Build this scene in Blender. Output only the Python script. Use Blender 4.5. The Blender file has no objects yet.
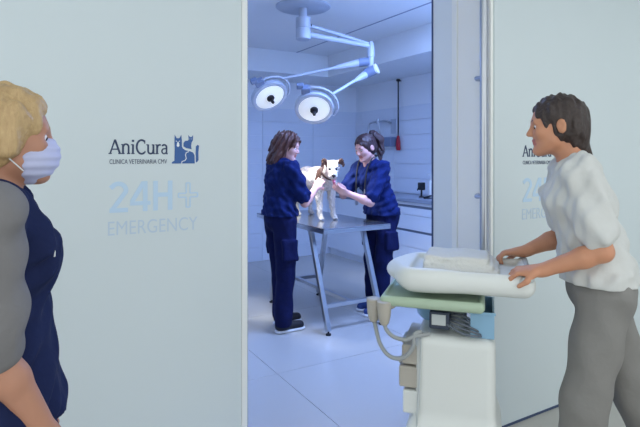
import bpy, bmesh, math, random
import numpy as np
from mathutils import Vector, Matrix

PI = math.pi
C = bpy.context.scene.collection
random.seed(4)

# ------------------------------------------------------------------ camera, world, exposure
CAM_H = 1.45
FPX = 514.0
HORIZON = 156.0
YAW = math.atan2(0.5044, 0.8637)
cam_data = bpy.data.cameras.new('camera')
cam_data.sensor_width = 36.0
cam_data.lens = 36.0 * FPX / 640.0
cam_data.shift_y = -(213.5 - HORIZON) / 640.0
cam_data.clip_start = 0.05
cam = bpy.data.objects.new('camera', cam_data)
C.objects.link(cam)
cam.location = (0, 0, CAM_H)
cam.rotation_euler = (PI / 2, 0, -YAW)
bpy.context.scene.camera = cam
FWD = Vector((math.sin(YAW), math.cos(YAW), 0))
RGT = Vector((math.cos(YAW), -math.sin(YAW), 0))
UP = Vector((0, 0, 1))

world = bpy.data.worlds.new('world')
bpy.context.scene.world = world
world.use_nodes = True
bgn = world.node_tree.nodes['Background']
bgn.inputs[0].default_value = (0.92, 0.97, 1.0, 1)
bgn.inputs[1].default_value = 1.42

vs = bpy.context.scene.view_settings
vs.view_transform = 'Standard'
vs.look = 'None'
vs.gamma = 1.0
vs.use_curve_mapping = False
vs.exposure = 0.0

ROOM_POWER = 30.0          # each added blue-white fill panel of the treatment room
ROOM_COLOR = (0.29, 0.45, 1.0)
HALL_POWER = 2.0          # each added fill panel of the corridor
HALL_COLOR = (1.0, 0.985, 0.94)
SURGERY_POWER = 60.0


# ------------------------------------------------------------------ materials
def srgb(r, g, b):
    def f(c):
        c /= 255.0
        return c / 12.92 if c <= 0.04045 else ((c + 0.055) / 1.055) ** 2.4
    return (f(r), f(g), f(b), 1.0)


def mat(name, col, rough=0.5, metal=0.0, noise=0.0, nscale=20.0, bump=0.0, bscale=60.0, col2=None,
        emit=None, estr=0.0, sss=0.0, trans=0.0, alpha=1.0, wave=None, coat=0.0, spec=0.5):
    m = bpy.data.materials.new(name)
    m.use_nodes = True
    nt = m.node_tree
    p = nt.nodes['Principled BSDF']
    p.inputs['Base Color'].default_value = col
    p.inputs['Roughness'].default_value = rough
    p.inputs['Metallic'].default_value = metal
    p.inputs['Specular IOR Level'].default_value = spec
    p.inputs['Coat Weight'].default_value = coat
    if sss:
        p.inputs['Subsurface Weight'].default_value = sss
        p.inputs['Subsurface Radius'].default_value = (0.012, 0.005, 0.003)
        p.inputs['Subsurface Scale'].default_value = 1.0
    if trans:
        p.inputs['Transmission Weight'].default_value = trans
    if emit:
        p.inputs['Emission Color'].default_value = emit
        p.inputs['Emission Strength'].default_value = estr
    tc = nt.nodes.new('ShaderNodeTexCoord')
    if noise or col2 or wave:
        if wave:
            t = nt.nodes.new('ShaderNodeTexNoise')
            t.inputs['Scale'].default_value = wave
            t.inputs['Detail'].default_value = 3.0
            t.inputs['Distortion'].default_value = 0.6
            mp = nt.nodes.new('ShaderNodeMapping')
            mp.inputs['Scale'].default_value = (5.0, 5.0, 1.0)
            nt.links.new(tc.outputs['Object'], mp.inputs['Vector'])
            tc_out = mp.outputs['Vector']
        else:
            t = nt.nodes.new('ShaderNodeTexNoise')
            t.inputs['Scale'].default_value = nscale
            t.inputs['Detail'].default_value = 4.0
        nt.links.new(tc_out if wave else tc.outputs['Object'], t.inputs['Vector'])
        mx = nt.nodes.new('ShaderNodeMixRGB')
        c2 = col2 if col2 else tuple(min(1, c * (1 - noise)) for c in col[:3]) + (1,)
        mx.inputs[1].default_value = col
        mx.inputs[2].default_value = c2
        nt.links.new(t.outputs['Fac'], mx.inputs[0])
        nt.links.new(mx.outputs[0], p.inputs['Base Color'])
    if bump:
        t2 = nt.nodes.new('ShaderNodeTexNoise')
        t2.inputs['Scale'].default_value = bscale
        t2.inputs['Detail'].default_value = 3.0
        nt.links.new(tc.outputs['Object'], t2.inputs['Vector'])
        bp = nt.nodes.new('ShaderNodeBump')
        bp.inputs['Strength'].default_value = bump
        bp.inputs['Distance'].default_value = 0.01
        nt.links.new(t2.outputs['Fac'], bp.inputs['Height'])
        nt.links.new(bp.outputs[0], p.inputs['Normal'])
    return m


M = {}
M['hall_wall'] = mat('hall_wall', srgb(216, 226, 228), 0.6, noise=0.03, nscale=2.0, spec=0.3)
M['hall_panel'] = mat('hall_panel', srgb(244, 245, 240), 0.30, noise=0.02, nscale=3.0)
M['jamb_gloss'] = mat('jamb_gloss', srgb(226, 234, 238), 0.4, noise=0.02, nscale=3.0)
M['trim_white'] = mat('trim_white', srgb(240, 243, 240), 0.35, noise=0.02, nscale=4.0)
M['slot'] = mat('slot', srgb(150, 158, 178), 0.6, noise=0.1)
M['gasket'] = mat('gasket', srgb(66, 82, 116), 0.6, noise=0.1)
M['ceiling'] = mat('ceiling', srgb(232, 236, 238), 0.7, noise=0.03, nscale=3.0)
M['room_wall'] = mat('room_wall', srgb(236, 239, 242), 0.55, noise=0.03, nscale=2.0)
M['wall_tile'] = mat('wall_tile', srgb(222, 228, 236), 0.28, noise=0.03, nscale=5.0)
M['grout'] = mat('grout', srgb(190, 195, 204), 0.8, noise=0.1)
M['floor_tile'] = mat('floor_tile', srgb(188, 185, 178), 0.33, noise=0.05, nscale=2.5)
M['floor_joint'] = mat('floor_joint', srgb(150, 155, 165), 0.7, noise=0.1)
M['cabinet'] = mat('cabinet', srgb(225, 230, 236), 0.35, noise=0.02, nscale=3.0)
M['channel'] = mat('channel', srgb(120, 128, 142), 0.4, metal=0.4, noise=0.05)
M['counter'] = mat('counter', srgb(150, 158, 172), 0.3, noise=0.08, nscale=40)
M['steel'] = mat('steel', srgb(190, 194, 200), 0.28, metal=0.9, noise=0.06, nscale=30)
M['steel_top'] = mat('steel_top', srgb(158, 162, 170), 0.17, metal=0.85, noise=0.06, nscale=12)
M['lamp_body'] = mat('lamp_body', srgb(182, 190, 202), 0.35, noise=0.04, nscale=8)
M['lamp_dark'] = mat('lamp_dark', srgb(120, 134, 160), 0.4, noise=0.06)
M['lens'] = mat('lens', srgb(240, 244, 238), 0.3, emit=(0.98, 1.0, 0.92, 1), estr=0.28, noise=0.02)
M['fill_diffuser'] = mat('fill_diffuser', srgb(245, 248, 255), 0.4, emit=(0.85, 0.93, 1.0, 1), estr=2.0, noise=0.01)  # glowing face of the added ceiling fill panels
M['black'] = mat('black', srgb(22, 22, 26), 0.5, noise=0.15)
M['rubber'] = mat('rubber', srgb(28, 28, 32), 0.75, noise=0.1)
M['red'] = mat('red', srgb(175, 20, 40), 0.4, noise=0.08)
M['white_plastic'] = mat('white_plastic', srgb(228, 230, 228), 0.35, noise=0.03)
M['scrub_blue'] = mat('scrub_blue', srgb(19, 38, 98), 0.85, noise=0.45, nscale=14, bump=0.8, bscale=25, spec=0.2)
M['scrub_navy'] = mat('scrub_navy', srgb(18, 26, 74), 0.85, noise=0.45, nscale=14, bump=0.8, bscale=22, spec=0.2)
M['vest_navy'] = mat('vest_navy', srgb(26, 36, 74), 0.85, noise=0.25, nscale=10, bump=0.4, bscale=25, spec=0.2)
M['sleeve_grey'] = mat('sleeve_grey', srgb(128, 126, 126), 0.9, noise=0.2, nscale=10, bump=0.4, bscale=25, spec=0.2)
M['shirt_white'] = mat('shirt_white', srgb(210, 211, 207), 0.85, noise=0.08, nscale=10, bump=0.5, bscale=18, spec=0.2)
M['trouser_grey'] = mat('trouser_grey', srgb(140, 138, 134), 0.9, noise=0.14, nscale=9, bump=0.5, bscale=18, spec=0.2)
M['skin_pale'] = mat('skin_pale', srgb(222, 170, 160), 0.5, noise=0.08, nscale=25, sss=0.08)
M['skin_tan'] = mat('skin_tan', srgb(206, 146, 112), 0.5, noise=0.10, nscale=25, sss=0.08)
M['skin_brown'] = mat('skin_brown', srgb(186, 134, 108), 0.5, noise=0.10, nscale=25, sss=0.08)
M['lip'] = mat('lip', srgb(188, 116, 104), 0.45, noise=0.1)
M['eye_white'] = mat('eye_white', srgb(232, 230, 228), 0.2, noise=0.02)
M['iris'] = mat('iris', srgb(48, 32, 24), 0.15, noise=0.2)
M['hair_brown'] = mat('hair_brown', srgb(112, 70, 58), 0.45, col2=srgb(44, 26, 26), wave=28, bump=0.5, bscale=80)
M['hair_dark'] = mat('hair_dark', srgb(70, 44, 44), 0.42, col2=srgb(28, 18, 22), wave=26, bump=0.5, bscale=80)
M['hair_dark2'] = mat('hair_dark2', srgb(70, 56, 50), 0.5, col2=srgb(34, 27, 26), wave=26, bump=0.5, bscale=80)
M['hair_blond'] = mat('hair_blond', srgb(205, 176, 128), 0.5, col2=srgb(160, 128, 86), wave=24, bump=0.5, bscale=80)
M['mask'] = mat('mask', srgb(192, 196, 226), 0.8, noise=0.06, nscale=30, spec=0.2)
M['shoe_black'] = mat('shoe_black', srgb(24, 25, 36), 0.7, noise=0.2)
M['shoe_blue'] = mat('shoe_blue', srgb(52, 78, 140), 0.7, noise=0.2)
M['sole'] = mat('sole', srgb(235, 236, 238), 0.6, noise=0.04)
M['fur'] = mat('fur', srgb(232, 226, 216), 0.9, col2=srgb(196, 186, 176), nscale=30, noise=0.1, bump=0.9, bscale=110, spec=0.2)
M['fur_dark'] = mat('fur_dark', srgb(92, 66, 56), 0.9, noise=0.35, nscale=40, bump=0.9, bscale=110, spec=0.2)
M['fur_grey'] = mat('fur_grey', srgb(150, 142, 140), 0.9, noise=0.3, nscale=35, bump=0.9, bscale=110, spec=0.2)
M['nose'] = mat('nose', srgb(26, 20, 22), 0.3, noise=0.1)
M['tongue'] = mat('tongue', srgb(220, 120, 140), 0.4, noise=0.08)
M['collar'] = mat('collar', srgb(70, 44, 40), 0.6, noise=0.15)
M['cart_cream'] = mat('cart_cream', srgb(226, 229, 224), 0.45, noise=0.03, nscale=5)
M['cart_grey'] = mat('cart_grey', srgb(190, 196, 196), 0.45, noise=0.03, nscale=5)
M['cart_green'] = mat('cart_green', srgb(176, 196, 170), 0.5, noise=0.05, nscale=6)
M['cart_beige'] = mat('cart_beige', srgb(184, 178, 166), 0.55, noise=0.06, nscale=8)
M['hose'] = mat('hose', srgb(160, 164, 164), 0.5, noise=0.06)
M['blue_plastic'] = mat('blue_plastic', srgb(140, 182, 210), 0.35, noise=0.05)
M['cable'] = mat('cable', srgb(96, 104, 116), 0.5, noise=0.1)
M['device'] = mat('device', srgb(48, 58, 78), 0.4, noise=0.1)
M['towel'] = mat('towel', srgb(222, 222, 216), 0.95, noise=0.06, nscale=30, bump=0.6, bscale=90, spec=0.1)
M['logo_blue'] = mat('logo_blue', srgb(52, 96, 160), 0.5, noise=0.04)
M['logo_navy'] = mat('logo_navy', srgb(44, 62, 96), 0.5, noise=0.04)
M['logo_pale'] = mat('logo_pale', srgb(194, 219, 240), 0.5, noise=0.02)
M['logo_paler'] = mat('logo_paler', srgb(194, 212, 227), 0.5, noise=0.02)
M['logo_white'] = mat('logo_white', srgb(232, 238, 242), 0.5, noise=0.02)


# ------------------------------------------------------------------ object helpers
def tag(o, label=None, cat=None, group=None, kind=None):
    if label: o['label'] = label
    if cat: o['category'] = cat
    if group: o['group'] = group
    if kind: o['kind'] = kind
    return o


def empty(name, loc, rz=0.0):
    o = bpy.data.objects.new(name, None)
    o.empty_display_size = 0.1
    C.objects.link(o)
    o.location = loc
    o.rotation_euler = (0, 0, rz)
    return o


def link(name, me, m, parent=None, smooth=False):
    o = bpy.data.objects.new(name, me)
    C.objects.link(o)
    if m is not None:
        for mm in (m if isinstance(m, (list, tuple)) else [m]):
            me.materials.append(M[mm] if isinstance(mm, str) else mm)
    if parent is not None:
        o.parent = parent
    if smooth:
        me.shade_smooth()
    return o


def obj(name, bm, m, parent=None, smooth=False):
    me = bpy.data.meshes.new(name)
    bmesh.ops.recalc_face_normals(bm, faces=bm.faces[:])
    bm.to_mesh(me)
    bm.free()
    return link(name, me, m, parent, smooth)


def add_box(bm, lo, hi, bev=0.0, mx=None, seg=2):
    t = bmesh.new()
    bmesh.ops.create_cube(t, size=1.0)
    for v in t.verts:
        v.co = Vector([(lo[i] + hi[i]) / 2 + v.co[i] * (hi[i] - lo[i]) for i in range(3)])
    if bev > 0:
        bmesh.ops.bevel(t, geom=t.edges[:] + t.verts[:], offset=bev, segments=seg, affect='EDGES', profile=0.5)
    merge(bm, t, mx)


def merge(bm, t, mx=None):
    if mx is not None:
        t.transform(mx)
    vm = {}
    for v in t.verts:
        vm[v] = bm.verts.new(v.co)
    for f in t.faces:
        try:
            bm.faces.new([vm[v] for v in f.verts])
        except ValueError:
            pass
    t.free()


def box(name, lo, hi, m, parent=None, bev=0.0, mx=None):
    bm = bmesh.new()
    add_box(bm, lo, hi, bev, mx)
    return obj(name, bm, m, parent, smooth=False)


def frame_of(d, hint=Vector((0, 0, 1))):
    d = Vector(d).normalized()
    if abs(d.dot(hint)) > 0.97:
        hint = Vector((1, 0, 0))
    a = d.cross(hint).normalized()
    b = d.cross(a).normalized()
    return a, b, d


def add_tube(bm, pts, r, n=10, cap=True):
    pts = [Vector(p) for p in pts]
    rs = r if isinstance(r, (list, tuple)) else [r] * len(pts)
    rings = []
    a = None
    for i, p in enumerate(pts):
        if i == 0: d = pts[1] - p
        elif i == len(pts) - 1: d = p - pts[i - 1]
        else: d = (pts[i + 1] - p).normalized() + (p - pts[i - 1]).normalized()
        d.normalize()
        if a is None:
            a, b, _ = frame_of(d)
        else:
            a = (a - d * a.dot(d)).normalized()
            b = d.cross(a).normalized()
        rings.append([bm.verts.new(p + (a * math.cos(2 * PI * k / n) + b * math.sin(2 * PI * k / n)) * rs[i]) for k in range(n)])
    for i in range(len(rings) - 1):
        for k in range(n):
            bm.faces.new([rings[i][k], rings[i][(k + 1) % n], rings[i + 1][(k + 1) % n], rings[i + 1][k]])
    if cap:
        bm.faces.new(rings[0][::-1])
        bm.faces.new(rings[-1])


def tube(name, pts, r, m, parent=None, n=10):
    bm = bmesh.new()
    add_tube(bm, pts, r, n)
    o = obj(name, bm, m, parent, smooth=True)
    sharp_caps(o)
    return o


def sharp_caps(o, ang=0.9):
    try:
        o.data.set_sharp_from_angle(angle=ang)
    except Exception:
        pass


def spline(pts, n=8):
    pts = [Vector(p) for p in pts]
    out = []
    q = [pts[0]] + pts + [pts[-1]]
    for i in range(1, len(q) - 2):
        p0, p1, p2, p3 = q[i - 1], q[i], q[i + 1], q[i + 2]
        for k in range(n):
            t = k / n
            out.append(0.5 * ((2 * p1) + (p2 - p0) * t + (2 * p0 - 5 * p1 + 4 * p2 - p3) * t * t + (3 * p1 - p0 - 3 * p2 + p3) * t ** 3))
    out.append(pts[-1])
    return out


def add_lathe(bm, prof, n=32, mx=None):
    t = bmesh.new()
    rings = []
    for (r, z) in prof:
        if r < 1e-6:
            rings.append([t.verts.new((0, 0, z))])
        else:
            rings.append([t.verts.new((r * math.cos(2 * PI * k / n), r * math.sin(2 * PI * k / n), z)) for k in range(n)])
    for i in range(len(rings) - 1):
        A, B = rings[i], rings[i + 1]
        for k in range(n):
            k2 = (k + 1) % n
            if len(A) == 1 and len(B) == 1: continue
            if len(A) == 1: t.faces.new([A[0], B[k], B[k2]])
            elif len(B) == 1: t.faces.new([A[k], A[k2], B[0]])
            else: t.faces.new([A[k], A[k2], B[k2], B[k]])
    merge(bm, t, mx)


def lathe(name, prof, m, parent=None, mx=None, n=32):
    bm = bmesh.new()
    add_lathe(bm, prof, n, mx)
    o = obj(name, bm, m, parent, smooth=True)
    sharp_caps(o, 0.7)
    return o


# ------------------------------------------------------------------ signed-distance modelling (bodies, hair, cloth, moulded shells)
class Field:
    def __init__(s, h):
        s.h = h
        s.ops = []

    def _add(s, f, lo, hi, k, op):
        s.ops.append((f, np.minimum(lo, hi), np.maximum(lo, hi), k, op))
        return s

    def cone(s, a, b, ra, rb, k=0.02, axis=None, asp=1.0, op='u'):
        a = np.array(a, dtype=float); b = np.array(b, dtype=float)
        ba = b - a
        L2 = float(ba @ ba) + 1e-12
        if axis is not None:
            axis = np.array(axis, dtype=float); axis /= np.linalg.norm(axis)

        def f(X, Y, Z):
            px, py, pz = X - a[0], Y - a[1], Z - a[2]
            t = np.clip((px * ba[0] + py * ba[1] + pz * ba[2]) / L2, 0, 1)
            wx, wy, wz = px - t * ba[0], py - t * ba[1], pz - t * ba[2]
            q = wx * wx + wy * wy + wz * wz
            if axis is not None:
                w = wx * axis[0] + wy * axis[1] + wz * axis[2]
                q = q - w * w * (1 - 1 / asp ** 2)
            return np.sqrt(q) - (ra + (rb - ra) * t)
        m = max(ra, rb) * max(1, asp)
        return s._add(f, np.minimum(a, b) - m, np.maximum(a, b) + m, k, op)

    def ell(s, c, r, R=None, k=0.02, op='u'):
        c = np.array(c, dtype=float); r = np.array(r, dtype=float)
        R = np.eye(3) if R is None else np.array(R, dtype=float)

        def f(X, Y, Z):
            px, py, pz = X - c[0], Y - c[1], Z - c[2]
            k0 = 0; k1 = 0
            for i in range(3):
                q = (px * R[0, i] + py * R[1, i] + pz * R[2, i]) / r[i]
                k0 = k0 + q * q
                k1 = k1 + (q / r[i]) ** 2
            k0 = np.sqrt(k0)
            return k0 * (k0 - 1) / np.maximum(np.sqrt(k1), 1e-6)
        e = np.abs(R) @ r
        return s._add(f, c - e, c + e, k, op)

    def rbox(s, c, half, rad, R=None, k=0.01, op='u'):
        c = np.array(c, dtype=float); half = np.array(half, dtype=float)
        R = np.eye(3) if R is None else np.array(R, dtype=float)

        def f(X, Y, Z):
            px, py, pz = X - c[0], Y - c[1], Z - c[2]
            o = 0; ins = -1e9
            for i in range(3):
                q = np.abs(px * R[0, i] + py * R[1, i] + pz * R[2, i]) - (half[i] - rad)
                o = o + np.maximum(q, 0) ** 2
                ins = np.maximum(ins, q)
            return np.sqrt(o) + np.minimum(ins, 0) - rad
        e = np.abs(R) @ half
        return s._add(f, c - e, c + e, k, op)

    def plane(s, p, n, k=0.004):
        """cut away everything on the side n points to"""
        p = np.array(p, dtype=float); n = np.array(n, dtype=float); n /= np.linalg.norm(n)
        s.ops.append((lambda X, Y, Z: (X - p[0]) * n[0] + (Y - p[1]) * n[1] + (Z - p[2]) * n[2], None, None, k, 'cut'))
        return s

    def warp(s, fn):
        s.ops.append((fn, None, None, 0, 'add'))
        return s

    def build(s):
        h = s.h
        us = [o for o in s.ops if o[4] == 'u']
        lo = np.min([o[1] for o in us], axis=0) - 3 * h - 0.012
        hi = np.max([o[2] for o in us], axis=0) + 3 * h + 0.012
        n = np.ceil((hi - lo) / h).astype(int) + 1
        F = np.full(tuple(n), 0.08, dtype=np.float32)
        ax = [(lo[i] + h * np.arange(n[i])).astype(np.float32) for i in range(3)]
        for f, blo, bhi, k, op in s.ops:
            if blo is None:
                sl = (slice(None),) * 3
            else:
                mg = max(k, 0.0) + 2 * h + 0.008
                i0 = np.clip(np.floor((blo - mg - lo) / h).astype(int), 0, n)
                i1 = np.clip(np.ceil((bhi + mg - lo) / h).astype(int) + 1, 0, n)
                if np.any(i1 <= i0): continue
                sl = tuple(slice(i0[i], i1[i]) for i in range(3))
            X = ax[0][sl[0]][:, None, None]; Y = ax[1][sl[1]][None, :, None]; Z = ax[2][sl[2]][None, None, :]
            if op == 'add':
                w = np.abs(F) < 0.05
                ii = np.nonzero(w)
                F[ii] += f(ax[0][ii[0]], ax[1][ii[1]], ax[2][ii[2]]).astype(np.float32)
                continue
            d = f(X, Y, Z)
            A = F[sl]
            if op == 'u':
                if k > 0:
                    q = np.maximum(k - np.abs(A - d), 0) / k
                    F[sl] = np.minimum(A, d) - q * q * k * 0.25
                else:
                    F[sl] = np.minimum(A, d)
            else:
                d = d if op == 'cut' else -d
                if k > 0:
                    q = np.maximum(k - np.abs(A - d), 0) / k
                    F[sl] = np.maximum(A, d) + q * q * k * 0.25
                else:
                    F[sl] = np.maximum(A, d)
        return F, lo

    def mesh(s, name, paint=None):
        F, lo = s.build()
        h = s.h
        S = F < 0
        n = S.shape
        cnt = np.zeros((n[0] - 1, n[1] - 1, n[2] - 1), dtype=np.int8)
        for i in (0, 1):
            for j in (0, 1):
                for k in (0, 1):
                    cnt += S[i:n[0] - 1 + i, j:n[1] - 1 + j, k:n[2] - 1 + k]
        act = (cnt > 0) & (cnt < 8)
        cells = np.argwhere(act)
        idx = np.full(cnt.shape, -1, dtype=np.int32)
        idx[act] = np.arange(len(cells))
        P = np.zeros((len(cells), 3)); W = np.zeros(len(cells))
        corners = [(i, j, k) for i in (0, 1) for j in (0, 1) for k in (0, 1)]
        for ca in corners:
            for axx in range(3):
                if ca[axx]: continue
                cb = list(ca); cb[axx] = 1
                fa = F[cells[:, 0] + ca[0], cells[:, 1] + ca[1], cells[:, 2] + ca[2]]
                fb = F[cells[:, 0] + cb[0], cells[:, 1] + cb[1], cells[:, 2] + cb[2]]
                cr = (fa < 0) != (fb < 0)
                t = np.where(cr, fa / np.where(cr, fa - fb, 1), 0)
                for d in range(3):
                    P[:, d] += np.where(cr, ca[d] + (t if d == axx else 0), 0)
                W += cr
        V = lo + h * (cells + P / W[:, None])
        quads = []
        for axx in range(3):
            e1, e2 = (axx + 1) % 3, (axx + 2) % 3
            sa = [slice(1, -1)] * 3; sb = [slice(1, -1)] * 3
            sa[axx] = slice(0, -1); sb[axx] = slice(1, None)
            A = S[tuple(sa)]; B = S[tuple(sb)]
            for flip in (False, True):
                g = (A & ~B) if not flip else (~A & B)
                p = np.argwhere(g)
                if len(p) == 0: continue
                off = np.ones(3, dtype=int); off[axx] = 0
                p = p + off
                c0 = p.copy(); c1 = p.copy(); c1[:, e1] -= 1
                c2 = c1.copy(); c2[:, e2] -= 1
                c3 = p.copy(); c3[:, e2] -= 1
                q = np.stack([idx[c[:, 0], c[:, 1], c[:, 2]] for c in (c0, c1, c2, c3)], axis=1)
                if flip: q = q[:, ::-1]
                quads.append(q)
        Q = np.concatenate(quads).astype(np.int32)
        me = bpy.data.meshes.new(name)
        me.vertices.add(len(V)); me.vertices.foreach_set('co', V.astype(np.float32).ravel())
        me.loops.add(Q.size); me.loops.foreach_set('vertex_index', Q.ravel())
        me.polygons.add(len(Q))
        me.polygons.foreach_set('loop_start', np.arange(0, Q.size, 4, dtype=np.int32))
        if paint is not None:
            cen = V[Q].mean(axis=1)
            me.polygons.foreach_set('material_index', paint(cen).astype(np.int32))
        me.update(calc_edges=True)
        me.validate()
        me.shade_smooth()
        return me

    def obj(s, name, m, parent=None, paint=None):
        return link(name, s.mesh(name, paint), m, parent)


def folds(amp, wl, seed, zs=0.5, bias=0.0):
    rs = np.random.RandomState(seed)
    ks = []
    for i in range(5):
        d = rs.normal(size=3); d[2] *= zs
        d /= np.linalg.norm(d)
        ks.append((d * 2 * PI / (wl * rs.uniform(0.6, 1.5)), rs.uniform(0, 6.28)))

    def f(X, Y, Z):
        o = 0
        for kk, ph in ks:
            o = o + np.sin(kk[0] * X + kk[1] * Y + kk[2] * Z + ph + 1.3 * np.sin(9 * Z + 7 * X + ph))
        return amp * (o / 2.2 - bias)
    return f


def rot(yaw=0, pitch=0, roll=0):
    """head frame: columns forward, left, up. pitch > 0 looks down"""
    return np.array(Matrix.Rotation(yaw, 3, 'Z') @ Matrix.Rotation(pitch, 3, 'Y') @ Matrix.Rotation(roll, 3, 'X'))


# ================================================================== THE SETTING
WALL_L = 2.33      # plane of the sign wall left of the opening
WALL_R = 1.875     # plane of the sign wall right of the opening
OPEN_L, OPEN_R = 0.956, 2.14
ROOM_Y, ROOM_X = 6.55, 4.47
CEIL = 2.78
SOFF = 2.50


def struct(o, label=None):
    tag(o, label, kind='structure')
    return o


# floor: one slab under separate large tiles
flo = struct(box('floor', (-3.2, -1.6, -0.10), (6.2, 6.7, -0.004), 'floor_joint'), 'pale grey large-format tiled floor')
TS = 1.2
tile_me = None
gx = [1.48 + TS * i for i in range(-4, 5)]
gy = [3.10 + TS * j for j in range(-4, 4)]
for x0 in gx[:-1]:
    for y0 in gy[:-1]:
        if tile_me is None:
            bm = bmesh.new()
            add_box(bm, (0.0015, 0.0015, -0.012), (TS - 0.0015, TS - 0.0015, 0.0), 0.0008, seg=1)
            t = obj('tile', bm, 'floor_tile', flo)
            tile_me = t.data
        else:
            t = bpy.data.objects.new('tile', tile_me); C.objects.link(t); t.parent = flo
        t.location = (x0, y0, 0)

# sign walls and door surround
struct(box('wall_left', (-3.2, WALL_L, 0), (OPEN_L - 0.034, WALL_L + 0.12, CEIL), 'hall_wall'), 'pale grey corridor wall carrying the clinic sign')
struct(box('trim_1', (OPEN_L - 0.033, WALL_L - 0.006, 0), (OPEN_L - 0.004, WALL_L + 0.12, CEIL), 'trim_white', bev=0.002), 'white edge strip of the opening')
struct(box('trim_2', (OPEN_L - 0.004, WALL_L + 0.002, 0), (OPEN_L, WALL_L + 0.118, CEIL), 'gasket'), 'dark rubber seal on the opening edge')
struct(box('wall_right', (OPEN_R + 0.02, WALL_R, 0.0), (6.2, WALL_L, CEIL), 'hall_wall'), 'pale corridor wall beside the pull handle')
struct(box('baseboard_right', (OPEN_R + 0.02, WALL_R - 0.004, 0.0), (6.2, WALL_R, 0.012), 'gasket'), 'thin dark joint at the foot of the right wall')
struct(box('trim_3', (OPEN_R, 2.162, 0), (OPEN_R + 0.02, WALL_L - 0.012, CEIL), 'jamb_gloss', bev=0.001), 'glossy pale blue jamb panel')
struct(box('trim_4', (OPEN_R, 1.882, 0), (OPEN_R + 0.02, 2.120, CEIL), 'hall_panel', bev=0.002), 'matt grey reveal panel')
struct(box('trim_5', (OPEN_R - 0.006, 2.121, 0), (OPEN_R + 0.02, 2.160, CEIL), 'trim_white', bev=0.002), 'white joint strip of the reveal')
struct(box('trim_6', (OPEN_R - 0.003, WALL_L - 0.011, 0), (OPEN_R + 0.02, WALL_L, CEIL), 'gasket'), 'dark seal on the far reveal edge')
# corridor shell
struct(box('wall_back', (-3.2, -1.6, 0), (6.2, -1.5, 0.25), 'hall_wall'), 'low parapet under the added corridor windows')
for i, x in enumerate((-3.2, -1.6, 0.0, 1.6, 3.2, 4.8)):  # window front added behind the camera to let world light in frontally
    struct(box('window_added_%d' % (i + 1), (x, -1.58, 0.25), (x + 0.06, -1.52, CEIL), 'trim_white'), 'white mullion of the added, unseen corridor windows')
struct(box('wall_end', (6.1, -1.5, 0), (6.2, WALL_R, CEIL), 'hall_wall'))
struct(box('ceiling', (-3.2, -1.6, CEIL), (6.2, 6.7, CEIL + 0.1), 'ceiling'), 'smooth white ceiling')
# treatment room shell
struct(box('wall_far', (-0.9, ROOM_Y, 0), (ROOM_X + 0.1, ROOM_Y + 0.12, CEIL), 'room_wall'), 'far wall of the treatment room')
struct(box('wall_side', (ROOM_X, WALL_L, 0), (ROOM_X + 0.12, ROOM_Y, CEIL), 'room_wall'), 'side wall above the worktop')
struct(box('wall_inner', (-1.0, WALL_L + 0.12, 0), (-0.9, ROOM_Y + 0.12, CEIL), 'room_wall'))
# dropped soffits
struct(box('trim_7', (-0.9, 5.85, SOFF), (3.54, ROOM_Y, CEIL), 'ceiling'), 'dropped ceiling band along the far wall')
struct(box('trim_8', (3.54, WALL_L, SOFF), (ROOM_X, ROOM_Y, CEIL), 'ceiling'), 'dropped ceiling band above the worktop')
struct(box('trim_9', (3.062, WALL_L, CEIL - 0.004), (3.078, 5.85, CEIL + 0.001), 'slot'), 'dark slot in the ceiling')

# wall tiles (each its own piece) on the far wall and the side wall up to dado height
DADO = 2.12
TW, TH = 0.80, 0.2


def wall_tiles(parent, along, start, end, fixed, normal, z0=0.0):
    proto = None
    n = int(round((DADO - z0) / TH))
    th = (DADO - z0) / n
    a = start
    while a < end - 1e-6:
        b = min(a + TW, end)
        for r in range(n):
            z = z0 + r * th
            full = abs(b - a - TW) < 1e-6
            if full and proto is not None:
                t = bpy.data.objects.new('tile', proto); C.objects.link(t); t.parent = parent
            else:
                bm = bmesh.new()
                w = b - a
                if along == 'x':
                    add_box(bm, (0.002, -0.010, 0.002), (w - 0.002, 0.0, th - 0.002), 0.0015, seg=1)
                else:
                    add_box(bm, (-0.010, 0.002, 0.002), (0.0, w - 0.002, th - 0.002), 0.0015, seg=1)
                t = obj('tile', bm, 'wall_tile', parent)
                if full: proto = t.data
            t.location = (a, fixed, z) if along == 'x' else (fixed, a, z)
        a = b


wf = bpy.data.objects['wall_far']; ws = bpy.data.objects['wall_side']
wall_tiles(wf, 'x', 1.30, ROOM_X - 0.011, ROOM_Y, -1)
wall_tiles(ws, 'y', 3.2, ROOM_Y - 0.0005, ROOM_X, -1, z0=0.96)


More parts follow.
